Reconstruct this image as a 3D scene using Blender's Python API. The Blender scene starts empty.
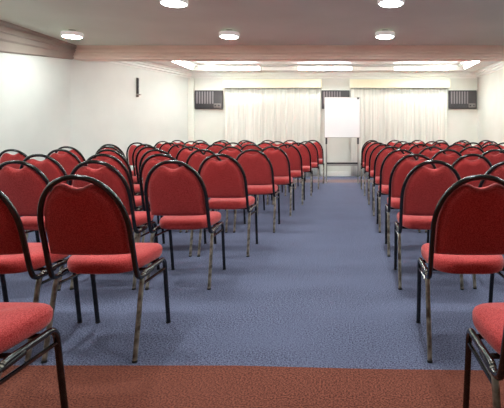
import bpy, bmesh, math, random
from mathutils import Vector
random.seed(7)
S = bpy.context.scene
C = S.collection
PI = math.pi
F, VX, VY, H = 460.0, 346.0, 130.1, 1.089      # focal length (px), principal point, eye height
W0, H0 = 504.0, 408.0

# ------------------------------------------------------------------ materials
def srgb(r, g, b):
    f = lambda c: (c/255/12.92) if c/255 <= .04045 else ((c/255+.055)/1.055)**2.4
    return (f(r), f(g), f(b), 1)

def mat(name, col, rough=.6, metal=0.0, spec=.5):
    m = bpy.data.materials.new(name); m.use_nodes = True
    b = m.node_tree.nodes['Principled BSDF']
    b.inputs['Base Color'].default_value = col
    b.inputs['Roughness'].default_value = rough
    b.inputs['Metallic'].default_value = metal
    b.inputs['Specular IOR Level'].default_value = spec
    return m

def noisy(m, c1, c2, scale, detail=3, lo=.3, hi=.7, bump=0.0, bscale=None, stretch=None):
    nt = m.node_tree; n = nt.nodes; l = nt.links; b = n['Principled BSDF']
    tc = n.new('ShaderNodeTexCoord'); src = tc.outputs['Object']
    if stretch:
        mp = n.new('ShaderNodeMapping'); mp.inputs['Scale'].default_value = stretch
        l.new(src, mp.inputs['Vector']); src = mp.outputs['Vector']
    t = n.new('ShaderNodeTexNoise'); t.inputs['Scale'].default_value = scale; t.inputs['Detail'].default_value = detail
    l.new(src, t.inputs['Vector'])
    r = n.new('ShaderNodeValToRGB'); r.color_ramp.elements[0].position = lo; r.color_ramp.elements[1].position = hi
    r.color_ramp.elements[0].color = c1; r.color_ramp.elements[1].color = c2
    l.new(t.outputs['Fac'], r.inputs['Fac']); l.new(r.outputs['Color'], b.inputs['Base Color'])
    if bump:
        t2 = n.new('ShaderNodeTexNoise'); t2.inputs['Scale'].default_value = bscale or scale; t2.inputs['Detail'].default_value = 2
        l.new(src, t2.inputs['Vector'])
        bp = n.new('ShaderNodeBump'); bp.inputs['Strength'].default_value = bump; bp.inputs['Distance'].default_value = .004
        l.new(t2.outputs['Fac'], bp.inputs['Height']); l.new(bp.outputs['Normal'], b.inputs['Normal'])
    return m

def carpet(name, c1, c2, c3):
    """tufted loop pile: fine speckle mixed with broad worn patches"""
    m = mat(name, c1, .95, 0, .15)
    nt = m.node_tree; n = nt.nodes; l = nt.links; b = n['Principled BSDF']
    tc = n.new('ShaderNodeTexCoord')
    t = n.new('ShaderNodeTexNoise'); t.inputs['Scale'].default_value = 130; t.inputs['Detail'].default_value = 3
    l.new(tc.outputs['Object'], t.inputs['Vector'])
    r = n.new('ShaderNodeValToRGB'); r.color_ramp.elements[0].position = .36; r.color_ramp.elements[1].position = .64
    r.color_ramp.elements[0].color = c1; r.color_ramp.elements[1].color = c2
    l.new(t.outputs['Fac'], r.inputs['Fac'])
    t2 = n.new('ShaderNodeTexNoise'); t2.inputs['Scale'].default_value = 1.3; t2.inputs['Detail'].default_value = 5
    mp = n.new('ShaderNodeMapping'); mp.inputs['Scale'].default_value = (1, 2.2, 1)
    l.new(tc.outputs['Object'], mp.inputs['Vector']); l.new(mp.outputs['Vector'], t2.inputs['Vector'])
    r2 = n.new('ShaderNodeValToRGB'); r2.color_ramp.elements[0].position = .42; r2.color_ramp.elements[1].position = .7
    r2.color_ramp.elements[0].color = (0, 0, 0, 1); r2.color_ramp.elements[1].color = (.55, .55, .55, 1)
    l.new(t2.outputs['Fac'], r2.inputs['Fac'])
    mx = n.new('ShaderNodeMix'); mx.data_type = 'RGBA'
    l.new(r2.outputs['Color'], mx.inputs[0]); l.new(r.outputs['Color'], mx.inputs[6]); mx.inputs[7].default_value = c3
    l.new(mx.outputs[2], b.inputs['Base Color'])
    bp = n.new('ShaderNodeBump'); bp.inputs['Strength'].default_value = .6; bp.inputs['Distance'].default_value = .006
    l.new(t.outputs['Fac'], bp.inputs['Height']); l.new(bp.outputs['Normal'], b.inputs['Normal'])
    return m

def fabric(name, c1, c2):
    """coarse dotted weave"""
    m = mat(name, c1, .85, 0, .2)
    nt = m.node_tree; n = nt.nodes; l = nt.links; b = n['Principled BSDF']
    b.inputs['Sheen Weight'].default_value = .25
    b.inputs['Sheen Roughness'].default_value = .4
    tc = n.new('ShaderNodeTexCoord')
    v = n.new('ShaderNodeTexVoronoi'); v.inputs['Scale'].default_value = 240
    l.new(tc.outputs['Object'], v.inputs['Vector'])
    t = n.new('ShaderNodeTexNoise'); t.inputs['Scale'].default_value = 9; t.inputs['Detail'].default_value = 4
    l.new(tc.outputs['Object'], t.inputs['Vector'])
    r = n.new('ShaderNodeValToRGB'); r.color_ramp.elements[0].position = .1; r.color_ramp.elements[1].position = .75
    r.color_ramp.elements[0].color = c2; r.color_ramp.elements[1].color = c1
    l.new(v.outputs['Distance'], r.inputs['Fac'])
    hs = n.new('ShaderNodeHueSaturation')
    mr = n.new('ShaderNodeMapRange'); mr.inputs[3].default_value = .86; mr.inputs[4].default_value = 1.14
    l.new(t.outputs['Fac'], mr.inputs[0]); l.new(mr.outputs[0], hs.inputs['Value'])
    l.new(r.outputs['Color'], hs.inputs['Color']); l.new(hs.outputs['Color'], b.inputs['Base Color'])
    bp = n.new('ShaderNodeBump'); bp.inputs['Strength'].default_value = .5; bp.inputs['Distance'].default_value = .002
    bp.invert = True
    l.new(v.outputs['Distance'], bp.inputs['Height']); l.new(bp.outputs['Normal'], b.inputs['Normal'])
    return m

def emit(name, col, strength):
    m = bpy.data.materials.new(name); m.use_nodes = True
    nt = m.node_tree; b = nt.nodes['Principled BSDF']
    b.inputs['Base Color'].default_value = (.9, .9, .9, 1)
    b.inputs['Emission Color'].default_value = col
    b.inputs['Emission Strength'].default_value = strength
    return m

LAMP_E, TUBE_E = 93.0, 50.0
M = {}
M['red'] = fabric('red_weave', srgb(166, 46, 47), srgb(214, 88, 85))
M['black'] = noisy(mat('black_enamel', srgb(22, 20, 20), .2, .3, .9), srgb(16, 15, 15), srgb(42, 36, 32), 30, 4, .45, .75)
M['legsheen'] = noisy(mat('worn_leg_sheen', srgb(110, 102, 92), .3, .7), srgb(84, 76, 68), srgb(190, 182, 168), 24, 4, .35, .7)  # rear legs: worn black tube, overhead reflections painted in as paler grey
M['rubber'] = mat('rubber', srgb(24, 22, 22), .7)
M['blue'] = carpet('blue_carpet', srgb(42, 45, 64), srgb(124, 128, 155), srgb(101, 105, 130))
M['brown'] = carpet('russet_carpet', srgb(76, 40, 32), srgb(146, 84, 68), srgb(118, 66, 54))
M['farred'] = carpet('far_russet_carpet', srgb(108, 86, 88), srgb(138, 114, 114), srgb(126, 104, 106))
M['wall'] = noisy(mat('wall_paint', srgb(218, 220, 213), .7), srgb(213, 215, 208), srgb(223, 225, 218), 1.4, 4)
M['farwall'] = noisy(mat('far_wall_paint', srgb(224, 224, 214), .7), srgb(220, 220, 209), srgb(229, 229, 220), 1.6, 4)
M['ceil'] = noisy(mat('taupe_ceiling_paint', srgb(214, 224, 206), .8), srgb(209, 219, 201), srgb(218, 228, 211), 1.2, 3)
M['beam'] = noisy(mat('beam_paint', srgb(238, 216, 199), .6), srgb(233, 211, 194), srgb(242, 220, 203), 2, 3)
M['cornice'] = noisy(mat('cornice_paint', srgb(166, 154, 142), .6), srgb(160, 148, 136), srgb(172, 160, 148), 2, 3)
M['white'] = mat('white_paint', srgb(238, 237, 230), .55)
M['lip'] = mat('tray_lip_paint', srgb(188, 184, 176), .6)
M['ivory'] = mat('ivory_pelmet', srgb(243, 235, 205), .6)
M['curtain'] = noisy(mat('curtain_cloth', srgb(226, 224, 212), .9, 0, .1), srgb(208, 208, 198), srgb(236, 235, 225), 26, 3, .3, .7, stretch=(1, 1, .02))
M['acdark'] = mat('dark_plastic', srgb(58, 54, 56), .5)
M['aclou'] = mat('louver_plastic', srgb(128, 120, 122), .5)
M['acpan'] = mat('control_plastic', srgb(120, 114, 110), .45)
M['board'] = mat('white_board', srgb(250, 250, 250), .25)
M['silver'] = mat('brushed_silver', srgb(176, 172, 164), .35, .8)
M['lamp'] = emit('lamp_glass', (.91, 1, .985, 1), LAMP_E)
M['tube'] = emit('tube_glass', (.91, .995, 1, 1), TUBE_E)
M['lampring'] = emit('lamp_rim_glow', (1, .93, .88, 1), .13)  # faint emission on the lamp rim stands in for bounced light

# ------------------------------------------------------------------ mesh helpers
def obj(name, bm, m, parent=None, smooth=True):
    bmesh.ops.recalc_face_normals(bm, faces=bm.faces[:])
    me = bpy.data.meshes.new(name); bm.to_mesh(me); bm.free()
    for k in (m if isinstance(m, (list, tuple)) else [m]): me.materials.append(k)
    if smooth:
        for p in me.polygons: p.use_smooth = True
        try: me.set_sharp_from_angle(angle=math.radians(38))
        except Exception: pass
    o = bpy.data.objects.new(name, me); C.objects.link(o)
    if parent: o.parent = parent
    return o

def tag(o, label=None, cat=None, group=None, kind=None):
    if label: o['label'] = label
    if cat: o['category'] = cat
    if group: o['group'] = group
    if kind: o['kind'] = kind
    return o

def thing(name, label, cat, loc=(0, 0, 0), rz=0, group=None):
    o = bpy.data.objects.new(name, None); C.objects.link(o)
    o.location = loc; o.rotation_euler = (0, 0, rz); o.empty_display_size = .1
    return tag(o, label, cat, group)

def struct(name, bm, m, smooth=False):
    return tag(obj(name, bm, m, None, smooth), kind='structure')

def box(bm, x0, x1, y0, y1, z0, z1, bev=0, seg=2):
    vs = [bm.verts.new((x, y, z)) for x in (x0, x1) for y in (y0, y1) for z in (z0, z1)]
    fs = [bm.faces.new([vs[i] for i in f]) for f in ((0, 1, 3, 2), (4, 6, 7, 5), (0, 4, 5, 1), (2, 3, 7, 6), (0, 2, 6, 4), (1, 5, 7, 3))]
    if bev:
        es = list({e for f in fs for e in f.edges})
        bmesh.ops.bevel(bm, geom=es, offset=bev, segments=seg, affect='EDGES', profile=.5)
    return bm

def prism(bm, poly, z0, z1):
    lo = [bm.verts.new((x, y, z0)) for x, y in poly]; hi = [bm.verts.new((x, y, z1)) for x, y in poly]
    n = len(poly)
    bm.faces.new(lo[::-1]); bm.faces.new(hi)
    for i in range(n): bm.faces.new((lo[i], lo[(i+1) % n], hi[(i+1) % n], hi[i]))
    return bm

def loft(bm, sections):
    """join equal-length open 3-D profiles into a closed sleeve with capped ends"""
    rows = [[bm.verts.new(p) for p in s] for s in sections]
    n = len(rows[0])
    for a, b in zip(rows, rows[1:]):
        for i in range(n): bm.faces.new((a[i], a[(i+1) % n], b[(i+1) % n], b[i]))
    bm.faces.new(rows[0][::-1]); bm.faces.new(rows[-1])
    return bm

def catmull(pts, sub):
    pts = [Vector(p) for p in pts]; out = []
    for i in range(len(pts)-1):
        p0 = pts[max(i-1, 0)]; p1 = pts[i]; p2 = pts[i+1]; p3 = pts[min(i+2, len(pts)-1)]
        for k in range(sub):
            t = k/sub
            out.append(.5*((2*p1) + (p2-p0)*t + (2*p0-5*p1+4*p2-p3)*t*t + (3*p1-p0-3*p2+p3)*t**3))
    out.append(pts[-1]); return out

def tube(bm, pts, r, seg=10, cap=True):
    pts = [Vector(p) for p in pts]; n = len(pts); rings = []
    up = None
    for i, p in enumerate(pts):
        t = (pts[min(i+1, n-1)]-pts[max(i-1, 0)]).normalized()
        if up is None:
            a = Vector((1, 0, 0)) if abs(t.x) < .8 else Vector((0, 1, 0))
            up = (a - t*a.dot(t)).normalized()
        else:
            up = (up - t*up.dot(t)).normalized()
        s = t.cross(up)
        rings.append([bm.verts.new(p + r*(math.cos(2*PI*k/seg)*up + math.sin(2*PI*k/seg)*s)) for k in range(seg)])
    for a, b in zip(rings, rings[1:]):
        for k in range(seg): bm.faces.new((a[k], a[(k+1) % seg], b[(k+1) % seg], b[k]))
    if cap: bm.faces.new(rings[0][::-1]); bm.faces.new(rings[-1])
    return bm

def lathe(bm, prof, seg=32, c=(0, 0)):
    rings = [[bm.verts.new((c[0]+r*math.cos(2*PI*k/seg), c[1]+r*math.sin(2*PI*k/seg), z)) for k in range(seg)] for r, z in prof]
    for a, b in zip(rings, rings[1:]):
        for k in range(seg): bm.faces.new((a[k], a[(k+1) % seg], b[(k+1) % seg], b[k]))
    bm.faces.new(rings[0]); bm.faces.new(rings[-1][::-1])
    return bm

B = bmesh.new

# ------------------------------------------------------------------ room shell (camera at x=0, y=0 looking along +y)
YW, YB, YBACK = 10.83, 7.45, -3.2           # far wall, dropped beam, wall behind the camera
XL, XR = -4.47, 4.6                         # near zone side walls
XLF, XRF = -3.67, 3.1                       # far corners
ZC, ZF, ZBM = 2.462, 2.562, 2.247            # near ceiling, far ceiling, underside of beam
ZT = 2.8
# floor with inlaid carpet bands
bm = B()
def strip(poly, mi):
    f = bm.faces.new([bm.verts.new((x, y, 0)) for x, y in poly]); f.material_index = mi
xa, xb = XL-.2, XR+.2
edge = [(xa, 2.132), (-.5, 2.128), (.1, 2.098), (.75, 2.083), (xb, 2.07)]   # where the two carpets meet
strip([(xa, YBACK-.2), (xb, YBACK-.2)] + edge[::-1], 1)
strip(edge + [(xb, 9.55), (xa, 9.55)], 0)
strip([(xa, 9.55), (xb, 9.55), (xb, 10.14), (xa, 10.14)], 2)
strip([(xa, 10.14), (xb, 10.14), (xb, YW+.2), (xa, YW+.2)], 0)
struct('floor', bm, [M['blue'], M['brown'], M['farred']])

struct('wall_far', box(B(), XLF-.2, XRF+.2, YW, YW+.15, 0, ZT), M['farwall'])
struct('wall_left', prism(B(), [(XL, YBACK), (XL, YB), (XL-.15, YB), (XL-.15, YBACK)], 0, ZT), M['wall'])
struct('wall_left_far', prism(B(), [(XL, YB), (XLF, YW), (XLF-.15, YW), (XL-.15, YB)], 0, ZT), M['wall'])
struct('wall_right_far', prism(B(), [(XRF, YB), (XRF, YW), (XRF+.15, YW), (XRF+.15, YB)], 0, ZT), M['farwall'])
struct('wall_right_return', box(B(), XRF+.15, XR, YB, YB+.15, 0, ZT), M['wall'])
struct('wall_right', box(B(), XR, XR+.15, YBACK, YB+.15, 0, ZT), M['wall'])
struct('wall_back', box(B(), XL-.15, XR+.15, YBACK-.15, YBACK, 0, ZT), M['wall'])
struct('ceiling_near', box(B(), XL, XR, YBACK, YB, ZC, ZC+.12), M['ceil'])
struct('ceiling_far', prism(B(), [(XL, YB+.3), (XRF, YB+.3), (XRF, YW), (XLF, YW)], ZF, ZF+.12), M['white'])
# a slim boxed pipe chase in the far left corner
struct('trim_corner_boxing', box(B(), XLF-.02, XLF+.11, YW-.09, YW, 0, 2.32, .006), M['farwall'])

# beam across the room: moulded face, extruded along x
prof = [(YB, 2.462), (YB, 2.445), (YB+.035, 2.437), (YB+.035, 2.41), (YB+.005, 2.402), (YB+.005, 2.392), (YB+.04, 2.386), (YB+.04, 2.352), (YB+.015, 2.344),
        (YB+.015, 2.334), (YB+.045, 2.328), (YB+.045, 2.300), (YB+.03, 2.294), (YB+.03, 2.286), (YB+.06, 2.278), (YB+.06, ZBM), (YB+.30, ZBM), (YB+.30, 2.58), (YB, 2.58)]
bm = B(); loft(bm, [[(x, y, z) for y, z in prof] for x in (XL, XR)])
struct('trim_beam', bm, M['beam'])
# cornice running down the near left wall (deeper towards the camera)
def cprof(y, drop):
    k = drop/.36
    return [(XL, y, ZC), (XL+.17*k, y, ZC), (XL+.17*k, y, ZC-.03*k), (XL+.13*k, y, ZC-.05*k), (XL+.13*k, y, ZC-.12*k), (XL+.10*k, y, ZC-.135*k),
            (XL+.085*k, y, ZC-.2*k), (XL+.055*k, y, ZC-.225*k), (XL+.04*k, y, ZC-.34*k), (XL+.015*k, y, ZC-drop), (XL, y, ZC-drop)]
bm = B(); loft(bm, [cprof(YBACK, .38), cprof(5.9, .37), cprof(YB+.058, .222)])
struct('trim_cornice_left', bm, M['cornice'])

# raised tray edge (soffit ledge) round the far zone, and its cornice
LY, LXL, LXR, ZL = 10.46, -3.48, 2.68, 2.447
lw = lambda y: XL + (XLF-XL)*(y-YB)/(YW-YB)
bm = B()
prism(bm, [(lw(YB+.3), YB+.3), (LXL, YB+.3), (LXL, LY), (LXR, LY), (LXR, YB+.3), (XRF, YB+.3), (XRF, YW), (XLF, YW)], ZL, ZF)
struct('trim_soffit_ledge', bm, M['white'])
def stepm(o, d):     # small stepped crown: offset from wall, height
    return [(0, 0), (.12, 0), (.12, -.018), (.09, -.026), (.085, -.055), (.055, -.07), (.05, -.10), (.02, -.115), (.018, -.14), (0, -.14)][o]
n = 10
def crown(name, p0, p1, nx, ny):
    bm = B()
    loft(bm, [[(p[0]+nx*stepm(i, 0)[0], p[1]+ny*stepm(i, 0)[0], ZL+stepm(i, 0)[1]) for i in range(n)] for p in (p0, p1)])
    struct(name, bm, M['white'])
crown('trim_cornice_far', (XLF, YW), (XRF, YW), 0, -1)
crown('trim_cornice_far_right', (XRF, YW), (XRF, YB+.3), -1, 0)
a = math.atan2(XLF-XL, YW-YB)
crown('trim_cornice_far_left', (lw(YB+.3), YB+.3), (XLF, YW), math.cos(a), -math.sin(a))
struct('baseboard_far', box(B(), XLF, XRF, YW-.018, YW, 0, .11, .004), M['white'])
struct('baseboard_left', box(B(), XL, XL+.018, YBACK, YB, 0, .10, .004), M['white'])

struct('trim_tray_lip', box(B(), LXL+.13, LXR-.13, 10.29, 10.32, 2.512, ZF-.001, .004), M['lip'])
struct('trim_tray_lip_left', box(B(), LXL+.15, LXL+.18, YB+.6, 10.29, 2.522, ZF-.001, .004), M['lip'])
struct('trim_tray_lip_right', box(B(), LXR-.18, LXR-.15, YB+.6, 10.29, 2.522, ZF-.001, .004), M['lip'])

# ------------------------------------------------------------------ ceiling lamps
def make_lamp():
    t = thing('ceiling_lamp', 'lamp', 'lamp')
    obj('mount', lathe(B(), [(.045, 0), (.045, -.012), (.02, -.018), (.02, -.045)], 24), M['silver'], t)
    obj('lamp_rim', lathe(B(), [(.04, -.036), (.130, -.038), (.136, -.044), (.136, -.094), (.131, -.098), (.111, -.096)], 40), M['lampring'], t)
    obj('diffuser', lathe(B(), [(.112, -.0945), (.110, -.101), (.09, -.105), (.04, -.108), (.008, -.1085)], 40), M['lamp'], t)
    return t

def dup(root, loc, rz, label):
    r = root.copy(); C.objects.link(r); r.location = loc; r.rotation_euler = (0, 0, rz); r['label'] = label
    for ch in list(root.children):
        c = ch.copy(); C.objects.link(c); c.parent = r
        for g in list(ch.children):
            d = g.copy(); C.objects.link(d); d.parent = c
    return r

lamp0 = make_lamp(); lamp0['group'] = 'round lamps on the taupe ceiling'
rowsn = ['nearest the beam', 'in second row from the beam', 'in third row from the beam', 'in fourth row from the beam', 'in fifth row from the beam', 'in sixth row from the beam']
coln = ['beside the left cornice', 'second from the left cornice', 'third from the left cornice', 'fourth from the left cornice']
first = True
for i, (y, xs) in enumerate([(6.3, (-3.75, -1.6, .534, 2.67)), (4.65, (-3.86, -1.74, .455, 2.65)), (3.2, (-3.86, -1.7, .45, 2.65)),
                             (1.85, (-3.86, -1.7, .45, 2.65))]):
    for j, x in enumerate(xs):
        lab = 'round white ceiling lamp %s, %s' % (rowsn[i], coln[j])
        if first: lamp0.location = (x, y, ZC); lamp0['label'] = lab; first = False
        else: dup(lamp0, (x, y, ZC), 0, lab)

# ------------------------------------------------------------------ fluorescent battens on the tray edge
def make_batten(L=1.25):
    t = thing('fluorescent_ceiling_light', 'x', 'light'); t['group'] = 'fluorescent battens round the far ceiling tray'
    obj('housing', box(B(), -L/2, L/2, .018, .058, -.035, .0895, .004), M['white'], t, False)
    bm = B(); tube(bm, [(-L/2+.03, 0, .012), (L/2-.03, 0, .012)], .026, 14)
    obj('light_tube', bm, M['tube'], t)
    for s in (-1, 1):
        obj('end_cap', box(B(), min(s*(L/2-.032), s*L/2), max(s*(L/2-.032), s*L/2), -.03, .014, -.02, .044, .004), M['white'], t, False)
    return t
batt = make_batten()
px = lambda x, y: (x-VX)/F*y
spots = [(px(233, 10.4), 10.40, 0, 'white fluorescent light on the tray edge above the curtain beside left air conditioner'),
         (px(325, 10.4), 10.40, 0, 'white fluorescent light on the tray edge above the flipchart'),
         (px(421, 10.4), 10.40, 0, 'white fluorescent light on the tray edge above the right hand curtain'),
         (px(233, 10.4), YB+.40, PI, 'added fluorescent fill light, unseen behind the beam, first from the left wall'),  # three unseen battens added to brighten the flipchart and far wall
         (px(325, 10.4), YB+.40, PI, 'added fluorescent fill light, unseen behind the beam, second from the left wall'),
         (px(421, 10.4), YB+.40, PI, 'added fluorescent fill light, unseen behind the beam, third from the left wall'),
         (-3.42, 9.62, PI/2, 'white fluorescent light running along the left side of the ceiling tray'),
         (2.62, 9.52, -PI/2, 'white fluorescent light running along the right side of the ceiling tray')]
for i, (x, y, rz, lab) in enumerate(spots):
    if i == 0: batt.location = (x, y, 2.472); batt['label'] = lab
    else: dup(batt, (x, y, 2.472), rz, lab)

# ------------------------------------------------------------------ curtains and pelmets
def make_curtain(x0, x1, label):
    n = 300; y0 = YW-.075; rows = [0.03, .5, 1.1, 1.7, 2.14]
    rnd = random.Random(x0); ph = [rnd.uniform(0, 6) for _ in range(6)]
    bm = B(); grid = []
    for z in rows:
        amp = .008*(1-.35*(z/2.12))
        rr = []
        for i in range(n+1):
            u = x0+(x1-x0)*i/n
            w = math.sin(u*58+ph[0]+.9*math.sin(u*7+ph[1])) + .5*math.sin(u*97+ph[2]+.6*math.sin(u*13+ph[4])) + .35*math.sin(u*23+ph[3])
            rr.append(bm.verts.new((u, y0+amp*w*.8, z)))
        grid.append(rr)
    for a, b in zip(grid, grid[1:]):
        for i in range(n): bm.faces.new((a[i], a[i+1], b[i+1], b[i]))
    o = obj('curtain', bm, M['curtain'])
    md = o.modifiers.new('thickness', 'SOLIDIFY'); md.thickness = .004
    return tag(o, label, 'curtain', 'pleated curtains on the far wall')
make_curtain(px(225, 10.75), px(320.5, 10.75), 'long off-white pleated curtain between the left and middle air conditioners')
make_curtain(px(351, 10.75), px(447.5, 10.75), 'long off-white pleated curtain between the flipchart and right air conditioner')
def pelmet(x0, x1, label):
    t = thing('curtain_pelmet', label, 'pelmet', ((x0+x1)/2, YW, 2.07), 0, 'ivory pelmets over the curtains')
    w = (x1-x0)/2
    obj('front_board', box(B(), -w, w, -.17, -.15, 0, .20, .004), M['ivory'], t, False)
    obj('top_board', box(B(), -w, w, -.15, -.001, .18, .20), M['ivory'], t, False)
    for s in (-1, 1):
        obj('end_board', box(B(), min(s*w, s*(w-.02)), max(s*w, s*(w-.02)), -.15, -.001, 0, .18), M['ivory'], t, False)
pelmet(px(223, 10.68), px(321.5, 10.68), 'ivory pelmet box above the curtain near the left air conditioner')
pelmet(px(349.7, 10.68), px(450, 10.68), 'ivory pelmet box above the curtain near the right air conditioner')

# ------------------------------------------------------------------ window air conditioners set in the wall
def make_ac(w=.65, h=.435):
    t = thing('air_conditioner', 'x', 'air conditioner'); t['group'] = 'wall air conditioners'
    bm = B()
    box(bm, -w/2, w/2, -.085, -.001, 0, h, .012, 2)
    obj('casing', bm, M['acdark'], t, False)
    bm = B()
    gx0, gx1 = -w/2+.03, w/2-.19
    k = 7
    for i in range(k):
        x = gx0+(gx1-gx0)*(i+.5)/k
        box(bm, x-.0135, x+.0135, -.104, -.084, .12, h-.03)
    obj('grille', bm, M['aclou'], t, False)
    bm = B()
    for i in range(4): box(bm, gx0, gx1, -.098, -.084, .03+i*.022, .042+i*.022)
    obj('intake_louver', bm, M['acdark'], t, False)
    cp = obj('control_panel', box(B(), w/2-.20, w/2-.025, -.100, -.084, .03, .125, .006), M['acpan'], t, False)
    for s in (-.045, .035):
        bm = B(); lathe(bm, [(.02, 0), (.02, .014), (.014, .02)], 16)
        for v in bm.verts: v.co = Vector((v.co.x+w/2-.11+s, -.0995-v.co.z, .078+v.co.y))
        obj('knob', bm, M['acdark'], cp)
    obj('frame', loft(B(), [[(x, y, z) for x, z in ((-w/2-.02, -.02), (w/2+.02, -.02), (w/2+.02, h+.02), (-w/2-.02, h+.02))] for y in (-.022, -.001)]), M['farwall'], t, False)
    return t
ac = make_ac()
for i, (x, lab) in enumerate([(208.3, 'dark grey louvered air conditioner beside the left curtain'), (335.5, 'dark louvered air conditioner partly hidden behind the flipchart'),
                              (463, 'dark grey louvered air conditioner beside the right corner')]):
    loc = (px(x, YW-.09), YW, 1.585)
    if i == 0: ac.location = loc; ac['label'] = lab
    else: dup(ac, loc, 0, lab)
dup(ac, (XRF, 8.13+.33-.75, 1.82), -PI/2, 'dark air conditioner on the right wall, cut off by the picture edge')

# ------------------------------------------------------------------ slim dark fixture on the left wall
yb_ = 9.02; t = thing('wall_bracket', 'slim dark upright bracket fixed high on the white left wall', 'wall bracket', (lw(yb_), yb_, 1.74), -a)
obj('upright', box(B(), .003, .035, -.02, .02, 0, .37, .006), M['acdark'], t, False)
obj('foot_plate', box(B(), .003, .085, -.022, .022, .03, .06, .006), M['silver'], t, False)
obj('backplate', box(B(), .001, .006, -.03, .03, -.01, .38), M['silver'], t, False)

# ------------------------------------------------------------------ flipchart stand in front of the far wall
yf = 9.43; sc = F/yf; xc = px(342.2, yf)
t = thing('flipchart_stand', 'white flipchart board on a silver stand at the end of the aisle', 'flipchart', (xc, yf, 0))
hw = 35/sc/2
obj('board', box(B(), -hw, hw, -.03, -.006, .94, 1.755, .006), M['board'], t, False)
obj('board_frame', loft(B(), [[(x, y, z) for x, z in ((-hw-.008, .932), (hw+.008, .932), (hw+.008, 1.765), (-hw-.008, 1.765))] for y in (-.022, .004)]), M['silver'], t, False)
obj('clamp_bar', box(B(), -hw+.02, hw-.02, -.04, -.028, 1.71, 1.74, .004), M['board'], t, False)
obj('clamp_knob', box(B(), hw-.06, hw-.01, -.05, -.03, 1.72, 1.755, .006), M['acdark'], t, False)
for s in (-1, 1):
    x = s*.325
    bm = B(); tube(bm, [(x, .02, .0), (x, .02, 1.70)], .013, 12)
    lg = obj('leg', bm, M['silver'], t)
    obj('clamp', box(B(), x-.018, x+.018, -.005, .036, .80, 1.06, .004), M['acdark'], lg, False)
    bm = B(); tube(bm, [(x, -.06, .012), (x, .36, .012)], .012, 10)
    obj('foot', bm, M['silver'], t)
obj('crossbar', box(B(), -.325, .325, .010, .03, .385, .425, .003), M['acdark'], t, False)
obj('lower_crossbar', box(B(), -.325, .325, .006, .03, .355, .378, .003), M['silver'], t, False)

# ------------------------------------------------------------------ the chair (faces +y, origin on the floor)
def back_y(z): return -.188 - .25*(z-.40) - .15*(z-.40)*abs(z-.40)
SH, TOPZ, HWB, HWS = .615, .880, .205, .203        # shoulder height, top, half widths
def tube_half(z):
    return HWB+(HWS-HWB)*min(1, max(0, (z-.40)/(SH-.40)))
def back_path():
    pts = [(HWB+.004, -.02, .380), (HWB+.003, -.10, .375), (HWB+.002, -.145, .376), (HWB+.001, -.172, .387), (HWB, -.186, .41)]
    for z in (.45, .5, .56, .60): pts.append((tube_half(z), back_y(z), z))
    for k in range(0, 13):
        th = PI/2*k/12
        x = HWS*math.cos(th)**(2/2.15); z = SH+(TOPZ-SH)*math.sin(th)**(2/2.15)
        pts.append((x, back_y(z), z))
    return pts + [(-x, y, z) for x, y, z in pts[-2::-1]]

def panel_outline():
    gap = .0145; pts = []
    zb = .50
    # bottom edge
    for k in range(-6, 7): pts.append((tube_half(zb)*.93*k/6, zb+.004*abs(k/6)**4))
    for z in (.52, .55, .59, .62): pts.append((tube_half(z)-gap, z))
    top = []
    for k in range(0, 31):
        th = PI/2*k/30
        x = (HWS-gap)*math.cos(th)**(2/2.15); z = SH+(TOPZ-gap-SH)*math.sin(th)**(2/2.15)
        z -= .043*math.exp(-(abs(x)/.050)**3)
        top.append((x, z))
    full = top + [(-x, z) for x, z in top[-2::-1]]
    for _ in range(5):                                  # soften the shoulders of the hand-hold dip
        full = [full[0]] + [tuple((full[i-1][j]+2*full[i][j]+full[i+1][j])/4 for j in (0, 1)) for i in range(1, len(full)-1)] + [full[-1]]
    pts += full
    for z in (.62, .59, .55, .52): pts.append((-tube_half(z)+gap, z))
    return pts

def make_panel():
    out = panel_outline(); cx, cz = 0, .66; n = len(out)
    bm = B()
    nrm = Vector((0, -1, -.34)).normalized()          # towards the back (camera side)
    def ring(s, th):
        r = []
        for x, z in out:
            X = cx+(x-cx)*s; Z = cz+(z-cz)*s
            p = Vector((X, back_y(Z), Z)) + nrm*th
            # slight lumbar wrap of the whole pad
            p.y += -.012*(1-(X/.19)**2)+.001
            r.append(bm.verts.new(p))
        return r
    rings = [ring(s, th) for s, th in ((.08, .0185), (.5, .0185), (.74, .0180), (.82, .0165), (.88, .0135), (.93, .009), (.965, .003), (.99, -.005), (1, -.014),
                                       (.985, -.024), (.94, -.032), (.85, -.038), (.6, -.042), (.08, -.043))]
    for a_, b_ in zip(rings, rings[1:]):
        for k in range(n): bm.faces.new((a_[k], a_[(k+1) % n], b_[(k+1) % n], b_[k]))
    bm.faces.new(rings[0]); bm.faces.new(rings[-1][::-1])
    return bm

def seat_outline(n=56):
    pts = []
    for k in range(n):
        th = 2*PI*k/n; c, s = math.cos(th), math.sin(th)
        e = 2/3.6
        u = math.copysign(abs(c)**e, c); v = math.copysign(abs(s)**e, s)
        y = .018+.198*v
        half = .176+.040*(v+1)/2
        pts.append((half*u, y))
    return pts
def make_seat():
    out = seat_outline(); n = len(out); bm = B(); cy = .02
    def ring(s, z):
        return [bm.verts.new((x*s, cy+(y-cy)*s, z + .002*((y-cy)/.2) - .010*max(0, (y-.12)/.1)**2*(1 if z > .43 else 0))) for x, y in out]
    rings = [ring(s, z) for s, z in ((.08, .398), (.93, .398), (.965, .402), (.99, .414), (1, .43), (.995, .445), (.97, .456), (.92, .464), (.82, .470), (.6, .475), (.3, .477), (.05, .4775))]
    for a_, b_ in zip(rings, rings[1:]):
        for k in range(n): bm.faces.new((a_[k], a_[(k+1) % n], b_[(k+1) % n], b_[k]))
    bm.faces.new(rings[0][::-1]); bm.faces.new(rings[-1])
    return bm

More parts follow.
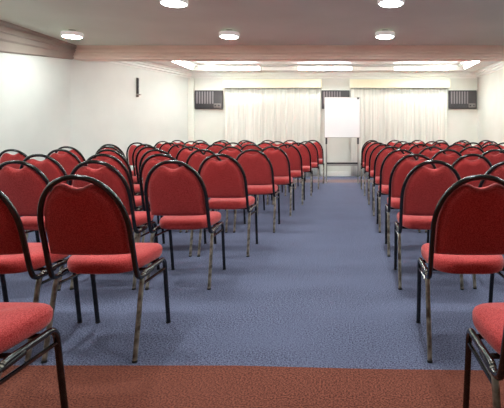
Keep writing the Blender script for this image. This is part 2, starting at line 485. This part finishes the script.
def make_chair(caps):
    t = thing('banquet_chair', 'x', 'chair'); t['group'] = 'red chairs in rows facing the flipchart'
    obj('seat', make_seat(), M['red'], t)
    obj('backrest', make_panel(), M['red'], t)
    bm = B(); tube(bm, catmull(back_path(), 3), .0125, 10); obj('back_frame', bm, M['black'], t)
    for s in (-1, 1):
        X = s*.212
        # rear leg: foot, splayed shank, bend into the rail
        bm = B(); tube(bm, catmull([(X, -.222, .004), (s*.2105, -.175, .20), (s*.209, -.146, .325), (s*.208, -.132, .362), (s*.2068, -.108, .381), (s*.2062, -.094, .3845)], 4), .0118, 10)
        lg = obj('leg', bm, M['legsheen'], t)
        if caps:
            bm = B(); lathe(bm, [(.0128, 0), (.0130, .004), (.0122, .010)], 12, (X, -.2225)); obj('rubber_foot', bm, M['rubber'], lg)
        bm = B(); tube(bm, catmull([(s*.200, .222, .004), (s*.201, .188, .20), (s*.203, .163, .335), (s*.204, .150, .366), (s*.205, .125, .384), (s*.206, .085, .386)], 4), .0118, 10)
        lg = obj('leg', bm, M['black'], t)
        if caps:
            bm = B(); lathe(bm, [(.0128, 0), (.0130, .004), (.0122, .010)], 12, (s*.2, .2225)); obj('rubber_foot', bm, M['rubber'], lg)
        bm = B(); tube(bm, [(s*.2068, -.112, .3795), (s*.2064, -.098, .384), (s*.206, -.06, .386), (s*.206, .095, .3855)], .0123, 10); obj('side_rail', bm, M['black'], t)
        bm = B(); tube(bm, [(s*.2085, -.142, .337), (s*.203, .166, .327)], .0075, 8); obj('stretcher', bm, M['black'], t)
    bm = B()
    for y in (-.055, .08): tube(bm, [(-.205, y, .386), (.205, y, .386)], .009, 8)
    obj('seat_frame', bm, M['black'], t)
    return t

near_chair = make_chair(True); far_chair = make_chair(False)
used = {True: False, False: False}
conv = lambda Z: 500.94/(503.7/Z-1.1)
rear = [conv(Z) for Z in (1.27, 2.16, 3.14, 3.95, 4.87, 5.75, 6.63, 7.48, 8.33, 9.2)]
left = [(-1.24, 1, .51), (-1.202, 2, .508), (-1.145, 3, .51), (-1.05, 5, .502), (-.97, 6, .502), (-.903, 6, .508), (-.84, 6, .507), (-.778, 6, .52), (-.712, 6, .52), (-.66, 7, .452)]
right = [(.645, 1, .5), (.607, 1, .5), (.582, 2, .508), (.58, 2, .482), (.565, 3, .49), (.56, 4, .497), (.54, 4, .515), (.515, 5, .512), (.49, 5, .53), (.515, 6, .457)]
ordn = ['first', 'second', 'third', 'fourth', 'fifth', 'sixth', 'seventh', 'eighth', 'ninth', 'tenth']
rnd = random.Random(11)
for side, table in (('left', left), ('right', right)):
    for i, (x0, cnt, sp) in enumerate(table):
        for c in range(cnt):
            sg = -1 if side == 'left' else 1
            x = x0*(1+.0016*i) + sg*sp*c
            jx = 0 if c == 0 or i == 9 else rnd.uniform(-.008, .008)
            y = rear[i]+.222 + (0 if c == 0 or i == 9 else rnd.uniform(-.02, .02))
            rz = math.radians(rnd.uniform(-.8, .8)) if i != 9 else 0
            where = 'on the aisle' if c == 0 else '%s from the aisle' % ordn[c]
            if i == 0: lab = 'red padded chair %s of the aisle, cut off by the bottom of the picture' % side
            elif i == 9: lab = 'red padded black-framed chair in the last row %s of the flipchart, %s' % (side, where)
            else: lab = 'red padded black-framed chair, %s block, %s row from camera, %s' % (side, ordn[i], where)
            near = i <= 4
            proto = near_chair if near else far_chair
            if not used[near]:
                used[near] = True; o = proto; o.location = (x+jx, y, 0); o.rotation_euler = (0, 0, rz); o['label'] = lab
            else: dup(proto, (x+jx, y, 0), rz, lab)

# ------------------------------------------------------------------ camera, world, view
cam = bpy.data.cameras.new('camera'); co = bpy.data.objects.new('camera', cam); C.objects.link(co)
co.location = (0, 0, H); co.rotation_euler = (PI/2, 0, 0)
cam.sensor_width = 36; cam.sensor_fit = 'HORIZONTAL'; cam.lens = 36*F/W0
cam.shift_x = -(VX-W0/2)/W0; cam.shift_y = -(H0/2-VY)/W0
cam.clip_start = .05
S.camera = co
w = bpy.data.worlds.new('world'); S.world = w; w.use_nodes = True
w.node_tree.nodes['Background'].inputs['Color'].default_value = (.9, .95, 1, 1)
w.node_tree.nodes['Background'].inputs['Strength'].default_value = .1
S.cycles.use_denoising = True
S.cycles.max_bounces = 10; S.cycles.diffuse_bounces = 6
v = S.view_settings
v.view_transform = 'Standard'; v.look = 'None'; v.gamma = 1; v.use_curve_mapping = False
v.exposure = 0.68
